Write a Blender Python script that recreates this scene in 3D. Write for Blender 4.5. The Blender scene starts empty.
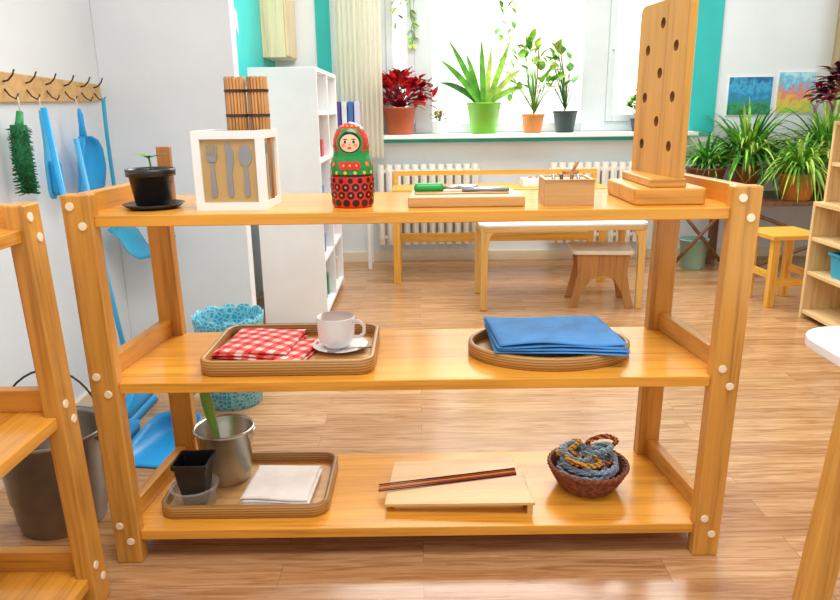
import bpy, math, random
from mathutils import Matrix, Vector
random.seed(7)
SC=bpy.context.scene
COL=SC.collection
pi=math.pi
try:
    SC.view_settings.view_transform='Standard'
except Exception: pass

# ---------------------------------------------------------------- materials
def lin(h):
    h=h.lstrip('#'); o=[]
    for i in (0,2,4):
        c=int(h[i:i+2],16)/255
        o.append(c/12.92 if c<=.04045 else ((c+.055)/1.055)**2.4)
    return (*o,1)
def base(name,rough=.5,metal=0):
    m=bpy.data.materials.new(name); m.use_nodes=True
    nt=m.node_tree; b=nt.nodes['Principled BSDF']
    b.inputs['Roughness'].default_value=rough; b.inputs['Metallic'].default_value=metal
    return m,nt,b
def N(nt,t,**k):
    n=nt.nodes.new(t)
    for a,v in k.items(): setattr(n,a,v)
    return n
def coords(nt,scale=(1,1,1),rot=(0,0,0)):
    tc=N(nt,'ShaderNodeTexCoord'); mp=N(nt,'ShaderNodeMapping')
    mp.inputs['Scale'].default_value=scale; mp.inputs['Rotation'].default_value=rot
    nt.links.new(tc.outputs['Object'],mp.inputs['Vector']); return mp.outputs['Vector']
def ramp(nt,fac,stops,const=False):
    r=N(nt,'ShaderNodeValToRGB'); e=r.color_ramp.elements
    if const: r.color_ramp.interpolation='CONSTANT'
    while len(e)<len(stops): e.new(.5)
    for i,(p,c) in enumerate(stops):
        e[i].position=p; e[i].color=lin(c) if isinstance(c,str) else c
    nt.links.new(fac,r.inputs['Fac']); return r.outputs['Color']
def dark(h,f):
    h=h.lstrip('#'); return ''.join('%02x'%max(0,min(255,int(int(h[i:i+2],16)*f))) for i in (0,2,4))
def plain(name,h,rough=.5,metal=0,var=.06,sc=6,bump=0,bsc=200,alpha=None,trans=0):
    m,nt,b=base(name,rough,metal)
    v=coords(nt)
    n=N(nt,'ShaderNodeTexNoise'); n.inputs['Scale'].default_value=sc; n.inputs['Detail'].default_value=3
    nt.links.new(v,n.inputs['Vector'])
    nt.links.new(ramp(nt,n.outputs['Fac'],[(.3,dark(h,1-var)),(.7,dark(h,1+var*.5))]),b.inputs['Base Color'])
    if bump:
        n2=N(nt,'ShaderNodeTexNoise'); n2.inputs['Scale'].default_value=bsc
        nt.links.new(v,n2.inputs['Vector'])
        bp=N(nt,'ShaderNodeBump'); bp.inputs['Strength'].default_value=bump; bp.inputs['Distance'].default_value=.002
        nt.links.new(n2.outputs['Fac'],bp.inputs['Height']); nt.links.new(bp.outputs['Normal'],b.inputs['Normal'])
    if alpha is not None: b.inputs['Alpha'].default_value=alpha
    if trans: b.inputs['Transmission Weight'].default_value=trans
    return m
def wood(name,c1,c2,axis='X',rough=.3,s=1.0,coat=0):
    m,nt,b=base(name,rough)
    sc={'X':(1.2,26,26),'Y':(26,1.2,26),'Z':(26,26,1.2)}[axis]
    sc=tuple(a*s for a in sc)
    v=coords(nt,sc)
    n=N(nt,'ShaderNodeTexNoise'); n.inputs['Scale'].default_value=1.0; n.inputs['Detail'].default_value=6
    n.inputs['Distortion'].default_value=.7
    nt.links.new(v,n.inputs['Vector'])
    n2=N(nt,'ShaderNodeTexNoise'); n2.inputs['Scale'].default_value=5; n2.inputs['Detail'].default_value=3
    nt.links.new(v,n2.inputs['Vector'])
    mx=N(nt,'ShaderNodeMath',operation='MULTIPLY_ADD'); mx.inputs[1].default_value=.35
    nt.links.new(n2.outputs['Fac'],mx.inputs[0])
    m3=N(nt,'ShaderNodeMath',operation='MULTIPLY'); m3.inputs[1].default_value=.65
    nt.links.new(n.outputs['Fac'],m3.inputs[0]); nt.links.new(m3.outputs[0],mx.inputs[2])
    nt.links.new(ramp(nt,mx.outputs[0],[(.34,c2),(.48,c1),(.62,dark(c1,1.06))]),b.inputs['Base Color'])
    bp=N(nt,'ShaderNodeBump'); bp.inputs['Strength'].default_value=.05; bp.inputs['Distance'].default_value=.001
    nt.links.new(mx.outputs[0],bp.inputs['Height']); nt.links.new(bp.outputs['Normal'],b.inputs['Normal'])
    b.inputs['Coat Weight'].default_value=coat
    return m

OR1,OR2='E09E3A','C27E28'
W_X=wood('shelf_wood_x',OR1,OR2,'X',.19); W_Y=wood('shelf_wood_y','D5963E','B67A2E','Y',.24)
W_Z=wood('shelf_wood_z','CE9442','AC722E','Z',.3)
WP_X=wood('pale_wood_x','D6AC6E','BE8E52','X',.4); WP_Z=wood('pale_wood_z','DBA450','C28838','Z',.4)
WTi=wood('tray_inside','CDA268','B0844E','X',.4)
WPLY=wood('birch_ply','DCB274','C4985A','X',.4)
WPEG=wood('peg_board_wood','D0963F','B47A30','Z',.35)
WPEGX=wood('peg_base_wood','D2963E','B47A2E','X',.35)
WYEL=wood('yellow_wood','E4AC48','D09034','Z',.4)
WYELX=wood('yellow_wood_x','E4AC48','D09034','X',.4)
WBRN=wood('brown_wood','A9713C','8A5628','Z',.4)
WSTO=wood('stool_wood','B47E44','94622E','Z',.4)
WDRK=wood('dark_wood','7A5236','5A3A24','Z',.5)
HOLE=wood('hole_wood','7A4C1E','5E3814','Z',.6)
WHITE=plain('white_paint','F2F4F5',.45,var=.02); WHITEG=plain('white_gloss','F6F7F8',.2,var=.01)
FRAMEW=plain('window_frame_white','D6DEE0',.35,var=.02)
RADI=plain('radiator_cream','F0ECE0',.35,var=.02)
CAP=plain('cream_cap','F6E7C8',.4,var=.02)
CHROME=plain('cutlery_steel','9EA4AA',.3,.6,var=.05)
TIN=plain('tin_metal','CFCCC3',.27,.85,var=.22,sc=8)
TIND=plain('dull_tin','A8A59C',.3,.85,var=.25,sc=6)
BLACK=plain('black_plastic','1C1D1F',.35,var=.2); DKMETAL=plain('dark_metal','4A3A30',.4,.6)
SOIL=plain('soil','3A2A1E',.95,var=.4,sc=60,bump=1)
TERRA=plain('terracotta','C4643A',.6,var=.1); TERRA2=plain('orange_clay','D98A3C',.5,var=.1)
GPOT=plain('lime_plastic','7CC62E',.35,var=.04)
TEAL=plain('teal_paint','2FBDBA',.5,var=.03); TEALP=plain('teal_plastic','2AA6CC',.35,var=.05)
BLUEP=plain('sky_blue_plastic','18A4EA',.35,var=.06); BLUEL=plain('light_blue_plastic','4FB8EA',.4,var=.06)
GREENB=plain('green_bristle','0F6A3A',.8,var=.4,sc=90,bump=1)
def leafm(n,h): return plain(n,h,.45,var=.3,sc=14)
LF1=leafm('leaf_green','5BA630'); LF2=leafm('leaf_light','93CC44'); LF3=leafm('leaf_dark','2E7A2A'); LF4=leafm('leaf_yellow_green','C0DC66')
LR1=leafm('leaf_red','D0203C'); LR2=leafm('leaf_crimson','8A1830'); LR3=leafm('leaf_bright_red','EA3A38'); LPUR=leafm('leaf_purple','5A2236')
CLOTHB=plain('blue_cloth','4A90D4',.85,var=.1,sc=20,bump=.5,bsc=600)
CLOTHW=plain('white_cloth','EFEDE8',.85,var=.04,sc=20,bump=.4,bsc=500)
GLASS=plain('clear_plastic','E4ECEC',.1,var=.02,alpha=.22)
BASK=plain('wicker','8A4A2C',.55,var=.35,sc=80,bump=.6)
BAMB=wood('bamboo_brown','B07A40','74481F','Z',.5,2); BAMBT=plain('bamboo_tie','3E2A1C',.7)
CREAM=plain('cream_panel','E9DFC6',.5,var=.03)

def floor_mat():
    m,nt,b=base('laminate_floor',.2)
    v=coords(nt,(1,1,1))
    br=N(nt,'ShaderNodeTexBrick'); br.offset=.37; br.offset_frequency=2
    br.inputs['Color1'].default_value=(.05,.05,.05,1); br.inputs['Color2'].default_value=(.95,.95,.95,1)
    br.inputs['Mortar'].default_value=(.0,.0,.0,1)
    br.inputs['Scale'].default_value=1; br.inputs['Mortar Size'].default_value=.0010; br.inputs['Mortar Smooth'].default_value=.4
    br.inputs['Brick Width'].default_value=.95; br.inputs['Row Height'].default_value=.09
    nt.links.new(v,br.inputs['Vector'])
    v2=coords(nt,(4.2,56,1))
    n=N(nt,'ShaderNodeTexNoise'); n.inputs['Scale'].default_value=1; n.inputs['Detail'].default_value=8; n.inputs['Distortion'].default_value=1.1; n.inputs['Roughness'].default_value=.64
    ad=N(nt,'ShaderNodeVectorMath',operation='ADD'); nt.links.new(v2,ad.inputs[0])
    sc=N(nt,'ShaderNodeVectorMath',operation='SCALE'); sc.inputs['Scale'].default_value=13
    nt.links.new(br.outputs['Color'],sc.inputs[0]); nt.links.new(sc.outputs[0],ad.inputs[1])
    nt.links.new(ad.outputs[0],n.inputs['Vector'])
    col=ramp(nt,n.outputs['Fac'],[(.28,'9A6C44'),(.43,'BC8C60'),(.52,'CC9F72'),(.68,'D8B28A')])
    mx=N(nt,'ShaderNodeMix',data_type='RGBA',blend_type='MULTIPLY'); mx.inputs['Factor'].default_value=1
    tone=ramp(nt,br.outputs['Color'],[(0,'DED4CA'),(.5,'F2EEE8'),(1,'FFFFFF')])
    nt.links.new(col,mx.inputs[6]); nt.links.new(tone,mx.inputs[7])
    mo=N(nt,'ShaderNodeMix',data_type='RGBA'); nt.links.new(br.outputs['Fac'],mo.inputs['Factor'])
    nt.links.new(mx.outputs[2],mo.inputs[6]); mo.inputs[7].default_value=lin('966C48')
    nt.links.new(mo.outputs[2],b.inputs['Base Color'])
    return m
FLOOR=floor_mat()
WALL=plain('wall_paint','E6EDF1',.7,var=.02,sc=3,bump=.15,bsc=90)
WALLF=plain('wall_far_paint','E8EEF2',.7,var=.02,sc=3)

def plaid():
    m,nt,b=base('red_white_plaid',.85)
    v=coords(nt,(1,1,1),(0,0,.3))
    sp=N(nt,'ShaderNodeSeparateXYZ'); nt.links.new(v,sp.inputs[0])
    outs=[]
    for ax in (0,1):
        a=N(nt,'ShaderNodeMath',operation='MULTIPLY'); a.inputs[1].default_value=27; nt.links.new(sp.outputs[ax],a.inputs[0])
        f=N(nt,'ShaderNodeMath',operation='FRACT'); nt.links.new(a.outputs[0],f.inputs[0])
        g=N(nt,'ShaderNodeMath',operation='GREATER_THAN'); g.inputs[1].default_value=.5; nt.links.new(f.outputs[0],g.inputs[0])
        outs.append(g)
    s=N(nt,'ShaderNodeMath',operation='ADD'); nt.links.new(outs[0].outputs[0],s.inputs[0]); nt.links.new(outs[1].outputs[0],s.inputs[1])
    h=N(nt,'ShaderNodeMath',operation='MULTIPLY'); h.inputs[1].default_value=.5; nt.links.new(s.outputs[0],h.inputs[0])
    nt.links.new(ramp(nt,h.outputs[0],[(0,'F2D4D0'),(.5,'EA6F68'),(1,'D8262C')]),b.inputs['Base Color'])
    return m
PLAID=plaid()
def stripes(name,cols,scale=5,rough=.6):
    m,nt,b=base(name,rough)
    v=coords(nt)
    w=N(nt,'ShaderNodeTexWave',wave_type='BANDS',bands_direction='DIAGONAL'); w.inputs['Scale'].default_value=scale; w.inputs['Distortion'].default_value=2
    nt.links.new(v,w.inputs['Vector'])
    nt.links.new(ramp(nt,w.outputs['Fac'],[(0,cols[0]),(.55,cols[1]),(.85,cols[2])],True),b.inputs['Base Color'])
    return m
def lace():
    m,nt,b=base('teal_floral_basket',.4)
    v=coords(nt,(1,1,1))
    vo=N(nt,'ShaderNodeTexVoronoi',feature='DISTANCE_TO_EDGE'); vo.inputs['Scale'].default_value=60
    nt.links.new(v,vo.inputs['Vector'])
    nt.links.new(ramp(nt,vo.outputs['Distance'],[(.05,'8FD0DE'),(.16,'2FA2BE')]),b.inputs['Base Color'])
    return m
LACE=lace()

# ---------------------------------------------------------------- mesh builder
import bmesh
class MB:
    def __init__(s): s.v=[];s.f=[];s.m=[];s.sm=[];s.mats=[]
    def add(s,vs,fs,mat,smooth=False,M=None,flat_from=None):
        if mat not in s.mats: s.mats.append(mat)
        k=s.mats.index(mat); o=len(s.v)
        for p in vs:
            p=Vector(p); s.v.append(M@p if M is not None else p)
        for q,f in enumerate(fs):
            s.f.append([i+o for i in f]); s.m.append(k); s.sm.append(smooth and (flat_from is None or q<flat_from))
        return s
    def box(s,c,d,mat,M=None):
        x,y,z=[a/2 for a in d]; cx,cy,cz=c
        vs=[(cx+i*x,cy+j*y,cz+k*z) for i in(-1,1) for j in(-1,1) for k in(-1,1)]
        return s.add(vs,[(0,1,3,2),(4,6,7,5),(0,4,5,1),(2,3,7,6),(0,2,6,4),(1,5,7,3)],mat,False,M)
    def bb(s,a,b,mat,M=None):
        return s.box([(a[i]+b[i])/2 for i in range(3)],[abs(b[i]-a[i]) for i in range(3)],mat,M)
    def loft(s,loops,mat,cap0=True,cap1=True,smooth=True,M=None,closed=True,ring=False):
        n=len(loops[0]); L=len(loops); vs=[p for l in loops for p in l]; fs=[]
        for i in range(L if ring else L-1):
            for j in range(n if closed else n-1):
                a=i*n+j;b=i*n+(j+1)%n; i2=(i+1)%L
                fs.append((a,b,i2*n+(j+1)%n,i2*n+j))
        ff=len(fs)
        if not ring:
            if cap0: fs.append(list(range(n))[::-1])
            if cap1: fs.append([(L-1)*n+j for j in range(n)])
        return s.add(vs,fs,mat,smooth,M,ff)
    def lathe(s,prof,mat,seg=32,M=None,smooth=True,cap0=True,cap1=True,c=(0,0,0)):
        loops=[[(c[0]+max(r,1e-5)*math.cos(2*pi*j/seg),c[1]+max(r,1e-5)*math.sin(2*pi*j/seg),c[2]+z) for j in range(seg)] for r,z in prof]
        return s.loft(loops,mat,cap0 and prof[0][0]>1e-4,cap1 and prof[-1][0]>1e-4,smooth,M)
    def cyl(s,a,b,r,mat,seg=12,r2=None):
        return s.tube([a,b],[r,r if r2 is None else r2],mat,seg)
    def tube(s,pts,r,mat,seg=8,closed=False):
        pts=[Vector(p) for p in pts]; n=len(pts)
        rs=r if isinstance(r,(list,tuple)) else [r]*n
        up=None; loops=[]
        for i,p in enumerate(pts):
            if closed: t=pts[(i+1)%n]-pts[i-1]
            else: t=pts[min(i+1,n-1)]-pts[max(i-1,0)]
            if t.length<1e-9: t=Vector((0,0,1))
            t.normalize()
            if up is None:
                up=Vector((0,0,1)) if abs(t.z)<.9 else Vector((1,0,0))
            u=(up-t*up.dot(t))
            if u.length<1e-6: u=t.orthogonal()
            u.normalize(); w=t.cross(u); up=u
            loops.append([p+(u*math.cos(2*pi*j/seg)+w*math.sin(2*pi*j/seg))*rs[i] for j in range(seg)])
        return s.loft(loops,mat,ring=closed)
    def prism(s,poly,z0,z1,mat,M=None,smooth=False):
        return s.loft([[(x,y,z0) for x,y in poly],[(x,y,z1) for x,y in poly]],mat,True,True,smooth,M)
    def ell(s,c,r,mat,seg=16,rings=8,M=None):
        loops=[]
        for i in range(rings+1):
            a=-pi/2+pi*i/rings; rr=max(math.cos(a),1e-4)
            loops.append([(c[0]+r[0]*rr*math.cos(2*pi*j/seg),c[1]+r[1]*rr*math.sin(2*pi*j/seg),c[2]+r[2]*math.sin(a)) for j in range(seg)])
        return s.loft(loops,mat,False,False,True,M)
    def clamp(s,xmin=-9,xmax=9,ymin=-9,ymax=9,zmin=-9):
        for p in s.v: p.x=min(max(p.x,xmin),xmax); p.y=min(max(p.y,ymin),ymax); p.z=max(p.z,zmin)
        return s
    def obj(s,name,parent=None,bevel=0,loc=None,rz=0,label=None,cat=None,group=None,kind=None,bseg=2,solid=0):
        me=bpy.data.meshes.new(name); me.from_pydata([tuple(p) for p in s.v],[],s.f)
        for m in s.mats: me.materials.append(m)
        me.polygons.foreach_set('material_index',s.m); me.polygons.foreach_set('use_smooth',s.sm)
        me.update()
        bm=bmesh.new(); bm.from_mesh(me)
        bmesh.ops.recalc_face_normals(bm,faces=bm.faces); bm.to_mesh(me); bm.free()
        o=bpy.data.objects.new(name,me); COL.objects.link(o)
        if parent: o.parent=parent
        if loc: o.location=loc
        o.rotation_euler=(0,0,rz)
        if solid:
            q=o.modifiers.new('s','SOLIDIFY'); q.thickness=solid; q.offset=0
        if bevel:
            q=o.modifiers.new('b','BEVEL'); q.width=bevel; q.segments=bseg; q.limit_method='ANGLE'; q.angle_limit=math.radians(40)
        if label: o['label']=label
        if cat: o['category']=cat
        if group: o['group']=group
        if kind: o['kind']=kind
        return o
def thing(name,label,cat,loc=(0,0,0),rz=0,group=None):
    o=bpy.data.objects.new(name,None); COL.objects.link(o); o.empty_display_size=.05
    o.location=loc; o.rotation_euler=(0,0,rz); o['label']=label; o['category']=cat
    if group: o['group']=group
    return o
def rrect(w,d,r,n=5,cx=0,cy=0):
    P=[]
    for (sx,sy,a0) in ((1,1,0),(-1,1,pi/2),(-1,-1,pi),(1,-1,3*pi/2)):
        for i in range(n+1):
            a=a0+pi/2*i/n
            P.append((cx+sx*(w/2-r)+r*math.cos(a),cy+sy*(d/2-r)+r*math.sin(a)))
    return P
def lp(poly,z): return [(x,y,z) for x,y in poly]

# ---------------------------------------------------------------- setting
def struct(name,mb,bevel=0):
    return mb.obj(name,kind='structure',bevel=bevel)
struct('floor',MB().bb((-1.4,-1.2,-.05),(3.5,5.4,0),FLOOR))
struct('wall_left',MB().bb((-1.4,-1.2,0),(-1.3,3.1,2.7),WALL))
struct('wall_partition',MB().bb((-1.3,3.0,0),(-.745,3.08,2.7),WALL),.004)
struct('wall_alcove',MB().bb((-1.1,3.08,0),(-1.0,5.2,1.25),WALL).bb((-1.1,3.08,1.25),(-1.0,5.2,2.7),TEAL))
struct('wall_right',MB().bb((3.4,-1.2,0),(3.5,5.2,2.7),WALLF))
wf=MB()
WX0,WX1,WZ0,WZ1=-.28,1.95,.93,2.4
wf.bb((-1.1,5.2,0),(WX0,5.4,2.7),WALLF).bb((WX0,5.2,0),(WX1,5.4,WZ0-.03),WALLF).bb((WX0,5.2,WZ1),(WX1,5.4,2.7),WALLF).bb((WX1,5.2,0),(3.5,5.4,2.7),WALLF)
struct('wall_back',wf)
struct('trim_1',MB().bb((-.70,5.19,.9),(-.6,5.2,2.7),TEAL))
struct('trim_2',MB().bb((WX1,5.185,.90),(2.13,5.2,2.7),TEAL).bb((WX0,5.185,.87),(WX1,5.2,.90),TEAL))
struct('trim_3',MB().bb((WX0-.04,5.06,.90),(WX1+.03,5.36,.93),WHITEG),.004)
struct('baseboard_back',MB().bb((-1,5.18,0),(3.4,5.2,.07),CREAM))
struct('baseboard_left',MB().bb((-1.3,-1.2,0),(-1.285,3.0,.06),CREAM))
win=bpy.data.objects.new('window_1',None); COL.objects.link(win); win['kind']='structure'; win.location=(0,5.33,0)
fr=MB()
fr.bb((WX0,0,WZ0),(WX1,.06,WZ0+.07),FRAMEW).bb((WX0,0,WZ1-.07),(WX1,.06,WZ1),FRAMEW)
for a,b in ((WX0,WX0+.06),(-.02,.11),(1.20,1.38),(1.87,WX1)): fr.bb((a,-.01,WZ0+.001),(b,.059,WZ1-.001),FRAMEW)
fr.obj('window_frame',win,.006)
for a,b in ((WX0+.06,-.02),(1.38,1.87)):
    s=MB(); s.bb((a,-.02,WZ0+.07),(a+.05,.05,WZ1-.07),FRAMEW).bb((b-.05,-.02,WZ0+.07),(b,.05,WZ1-.07),FRAMEW)
    s.bb((a+.05,-.02,WZ0+.07),(b-.05,.05,WZ0+.12),FRAMEW).bb((a+.05,-.02,WZ1-.12),(b-.05,.05,WZ1-.07),FRAMEW); s.obj('window_sash',win,.005)
MB().bb((1.40,-.05,1.5),(1.42,-.02,1.64),WHITEG).obj('window_handle',win,.004)
GR=plain('grille_paint','F6F2E8',.6,var=.01)
g=MB()
x=WX0+.05
while x<WX1: g.bb((x,.2,WZ0-.1),(x+.009,.206,2.5),GR); x+=.16
z=WZ0+.12
while z<2.5: g.bb((WX0-.05,.195,z),(WX1+.05,.199,z+.009),GR); z+=.2
g.obj('window_grille',win)
def fac():
    m,nt,b=base('white_brick_facade',.8)
    tc=N(nt,'ShaderNodeTexCoord'); mp=N(nt,'ShaderNodeMapping'); mp.inputs['Rotation'].default_value=(pi/2,0,0); nt.links.new(tc.outputs['Object'],mp.inputs['Vector'])
    br=N(nt,'ShaderNodeTexBrick'); br.inputs['Color1'].default_value=lin('FFFCF4'); br.inputs['Color2'].default_value=lin('F8F4EA'); br.inputs['Mortar'].default_value=lin('DCD4C4')
    br.inputs['Scale'].default_value=1; br.inputs['Brick Width'].default_value=.42; br.inputs['Row Height'].default_value=.16; br.inputs['Mortar Size'].default_value=.012
    nt.links.new(mp.outputs[0],br.inputs['Vector']); nt.links.new(br.outputs['Color'],b.inputs['Base Color']); return m
MB().bb((-2.5,8,-.05),(5.5,8.1,4.2),fac()).obj('building_facade',None,0,label='pale whitewashed brick building outside the window',cat='building')

# ---------------------------------------------------------------- shelving units
def shelf_unit(label,W,loc,rz,lx=.0,ly=0.,inset=.0):
    u=thing('shelving_unit',label,'shelf',loc,rz)
    D,H,pw,pd=.42,.93,.064,.04
    zs=(.085,.482,.882); T=.026; hw=W/2
    for sx in (-1,1):
        for y0 in (0,D-pd):
            ins=inset if y0>0 else 0
            xa,xb=sorted((sx*(hw-ins),sx*(hw-pw-ins)))
            ox=sx*lx
            p=MB().loft([[(xa,y0,0),(xb,y0,0),(xb,y0+pd,0),(xa,y0+pd,0)],[(xa+ox,y0+ly,H),(xb+ox,y0+ly,H),(xb+ox,y0+pd+ly,H),(xa+ox,y0+pd+ly,H)]],W_Z,smooth=False).obj('post',u,.004)
            if y0==0:
                for z in zs:
                    for dx,dz in ((-.012,.022),(.010,-.022)):
                        k=(z+dz)/H
                        c=MB(); cx=sx*(hw-pw/2)+dx+ox*k
                        c.cyl((cx,.001+ly*k,z+dz),(cx,-.003+ly*k,z+dz),.0095,CAP,16); c.obj('screw_cap',p,.001)
        for z in zs:
            z0=z if z<.8 else z-.004; z1=z+.05 if z<.8 else H-.002
            o2=sx*lx*z/H
            A=[(sx*(hw-.008)+o2,pd),(sx*(hw-.036)+o2,pd),(sx*(hw-.036-inset)+o2,D-pd),(sx*(hw-.008-inset)+o2,D-pd)]
            MB().prism(A,z0,z1,W_Y).obj('side_rail',u,.003)
    for z in zs:
        a,b=hw-.006+lx*z/H,hw-pw+lx*z/H; q=ly*z/H; ar,br_=a-inset,b-inset
        poly=[(-b,.012+q),(b,.012+q),(b,pd+q),(a,pd+q),(ar,D-pd+q),(br_,D-pd+q),(br_,D-.012+q),(-br_,D-.012+q),(-br_,D-pd+q),(-ar,D-pd+q),(-a,pd+q),(-b,pd+q)]
        MB().prism(poly,z-T,z,W_X).obj('shelf',u,.002)
    return u
shelf_unit('three-tier orange pine open shelving unit with cream screw caps',1.52,(-.015,1.54,0),0,.012,0,.032)
shelf_unit('orange pine open shelving unit standing side-on by the wall',1.2,(-.745,.83,0),pi/2,0,.028)

# ---------------------------------------------------------------- plant helpers
def blade(mb,s,az,L,w,rise,droop,mat,n=7,flat=.35):
    s=Vector(s); h=Vector((math.cos(az),math.sin(az),0)); side=Vector((-math.sin(az),math.cos(az),0))
    vs=[];fs=[]
    for i in range(n+1):
        t=i/n
        p=s+h*(L*t*math.cos(rise))+Vector((0,0,L*(math.sin(rise)*t-droop*t*t)))
        ww=w*(flat+(1-flat)*math.sin(pi*min(1,t*.75+.12)))*(1-t**3)
        vs+= [p-side*ww/2+Vector((0,0,ww*.25)),p,p+side*ww/2+Vector((0,0,ww*.25))]
    for i in range(n):
        for k in (0,1):
            a=i*3+k; fs.append((a,a+1,a+4,a+3))
    mb.add(vs,fs,mat,True)
def fblade(mb,s,dx,L,w,rise,droop,mat,n=10):
    s=Vector(s); vs=[];fs=[]; P=[]
    for i in range(n+1):
        t=i/n; P.append(s+Vector((dx*L*t*math.cos(rise),-.05*t,L*(math.sin(rise)*t-droop*t*t))))
    for i,p in enumerate(P):
        t=i/n; tg=(P[min(i+1,n)]-P[max(i-1,0)]).normalized(); sd=tg.cross(Vector((0,1,0))).normalized()
        ww=w*(.55+.45*math.sin(pi*min(1,t*.8+.1)))*(1-t**4)
        vs+=[p-sd*ww/2+Vector((0,-.2*ww,0)),p,p+sd*ww/2+Vector((0,-.2*ww,0))]
    for i in range(n):
        for k in (0,1):
            a=i*3+k; fs.append((a,a+1,a+4,a+3))
    mb.add(vs,fs,mat,True)
def leaf(mb,p,d,L,w,mat,curl=.2):
    d=Vector(d).normalized(); sd=d.cross(Vector((0,0,1)))
    if sd.length<.05: sd=Vector((1,0,0))
    sd.normalize(); nn=sd.cross(d)
    vs=[];p=Vector(p)
    T=[(0,0),(.25,.8),(.5,1),(.75,.65),(1,0)]
    for t,k in T:
        c=p+d*L*t-nn*curl*L*t*t
        vs+=[c-sd*w/2*k+nn*.1*w*k,c,c+sd*w/2*k+nn*.1*w*k]
    fs=[]
    for i in range(4):
        for k in (0,1):
            a=i*3+k; fs.append((a,a+1,a+4,a+3))
    mb.add(vs,fs,mat,True)
def bush(mb,base_,c,r,n,size,mats,stem,seed=1,wf=.6,flat=1,ev=4):
    rn=random.Random(seed); base_=Vector(base_); c=Vector(c)
    for i in range(n):
        a=rn.uniform(0,2*pi); el=rn.uniform(-.4,1.5); k=rn.uniform(.5,1)
        q=c+Vector((math.cos(a)*math.cos(el)*r[0],math.sin(a)*math.cos(el)*r[1],math.sin(el)*r[2]))*k
        if i%ev==0:
            mid=(base_+q)/2+Vector((rn.uniform(-.02,.02),rn.uniform(-.02,.02),.02))
            mb.tube([base_,mid,q],[.004,.003,.0015],stem,5)
        for j in range(2):
            d=(q-base_).normalized()+Vector((rn.uniform(-1,1),rn.uniform(-1,1),rn.uniform(-.6,.5)))
            d.y*=flat
            s=size*rn.uniform(.7,1.2); leaf(mb,q,d,s,s*wf,rn.choice(mats),.3)
def pot(par,r0,r1,h,mat,rim=.01,soil=True,name='pot'):
    MB().lathe([(r0*.9,0),(r0,.004),(r1*.97,h-rim*1.6),(r1*.97+rim*.4,h-rim*1.5),(r1+rim*.4,h-.002),(r1+rim*.2,h),(r1*.9,h),(r1*.88,h-.02),(r0*.7,h-.025)],mat,32,cap1=True).obj(name,par)
    if soil: MB().lathe([(r1*.9,h-.03),(r1*.89,h-.014),(0,h-.008)],SOIL,24).obj('soil',par)

# ---------------------------------------------------------------- top shelf things
Z1=.8822
t=thing('potted_seedling','small green seedling in a black plastic pot on a black saucer','potted plant',(-.632,1.675,Z1))
MB().lathe([(.045,0),(.06,.003),(.071,.011),(.069,.012),(.055,.006),(0,.005)],BLACK,40).obj('saucer',t)
MB().lathe([(.038,.007),(.04,.008),(.05,.075),(.056,.076),(.057,.092),(.054,.093),(.05,.088),(.047,.06)],BLACK,40,cap1=True).obj('pot',t)
MB().lathe([(.048,.06),(.048,.083),(0,.088)],SOIL,24).obj('soil',t)
m=MB(); m.tube([(0,0,.085),(.002,0,.10),(.0,0,.118)],.0024,LF1,6)
for a,L in ((.3,.042),(2.8,.048),(1.6,.025),(4.5,.03)): leaf(m,(0,0,.116),(math.cos(a),math.sin(a),.4),L,.024,LF1 if L>.03 else LF3)
m.obj('seedling',t)
MB().bb((-.016,-.012,0),(.016,.012,.137),WBRN).obj('wooden_block',None,.002,(-.640,1.80,Z1),.05,'narrow upright brown wooden block behind the black pot','wooden block')
t=thing('cutlery_box','white wooden box with cutlery cut-outs on pale panels','box',(-.428,1.605,Z1),-.03)
w,d,h=.162,.15,.178; b=MB()
e=.018
for x0 in (-w/2,w/2-e):
    for y0 in (0,d-e): b.bb((x0,y0,0),(x0+e,y0+e,h),WHITE)
for z0 in (0,h-e):
    b.bb((-w/2+e,0,z0),(w/2-e,e,z0+e),WHITE).bb((-w/2+e,d-e,z0),(w/2-e,d,z0+e),WHITE)
    b.bb((-w/2,e,z0),(-w/2+e,d-e,z0+e),WHITE).bb((w/2-e,e,z0),(w/2,d-e,z0+e),WHITE)
b.bb((-w/2+.004,.004,0),(w/2-.004,d-.004,.006),WHITE)
b.obj('frame',t)
PAN=plain('tan_panel','C0A06A',.5,var=.05)
MB().bb((-w/2+.016,.006,.016),(w/2-.016,.010,h-.016),PAN).bb((w/2-.010,.016,.016),(w/2-.006,d-.016,h-.016),PAN).bb((-w/2+.016,d-.010,.016),(w/2-.016,d-.006,h-.016),PAN).bb((-w/2+.006,.016,.016),(-w/2+.010,d-.016,h-.016),PAN).obj('panel',t)
def cutlery(kind,M):
    m=MB()
    if kind=='spoon':
        m.prism([(.0125*math.cos(a),.098+.019*math.sin(a)) for a in [2*pi*i/20 for i in range(20)]],0,.002,CHROME,M)
        m.prism([(-.003,.083),(.003,.083),(.0052,.03),(.004,.022),(-.004,.022),(-.0052,.03)],0,.0018,CHROME,M)
    elif kind=='fork':
        m.prism([(-.003,.085),(.003,.085),(.0052,.03),(.004,.022),(-.004,.022),(-.0052,.03)],0,.0018,CHROME,M)
        m.prism([(-.0105,.096),(-.007,.087),(.007,.087),(.0105,.096),(.0105,.100),(-.0105,.1)],0,.0018,CHROME,M)
        for k in range(4):
            x=-.0105+k*.006; m.prism([(x,.098),(x+.003,.098),(x+.0025,.118),(x+.0005,.118)],0,.0018,CHROME,M)
    else:
        m.prism([(-.0045,.07),(.0045,.07),(.0052,.03),(.004,.022),(-.004,.022),(-.0052,.03)],0,.0018,CHROME,M)
        m.prism([(-.0045,.07),(.0045,.07),(.0095,.085),(.009,.105),(.002,.12),(-.0045,.122)],0,.0018,CHROME,M)
    return m
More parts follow.
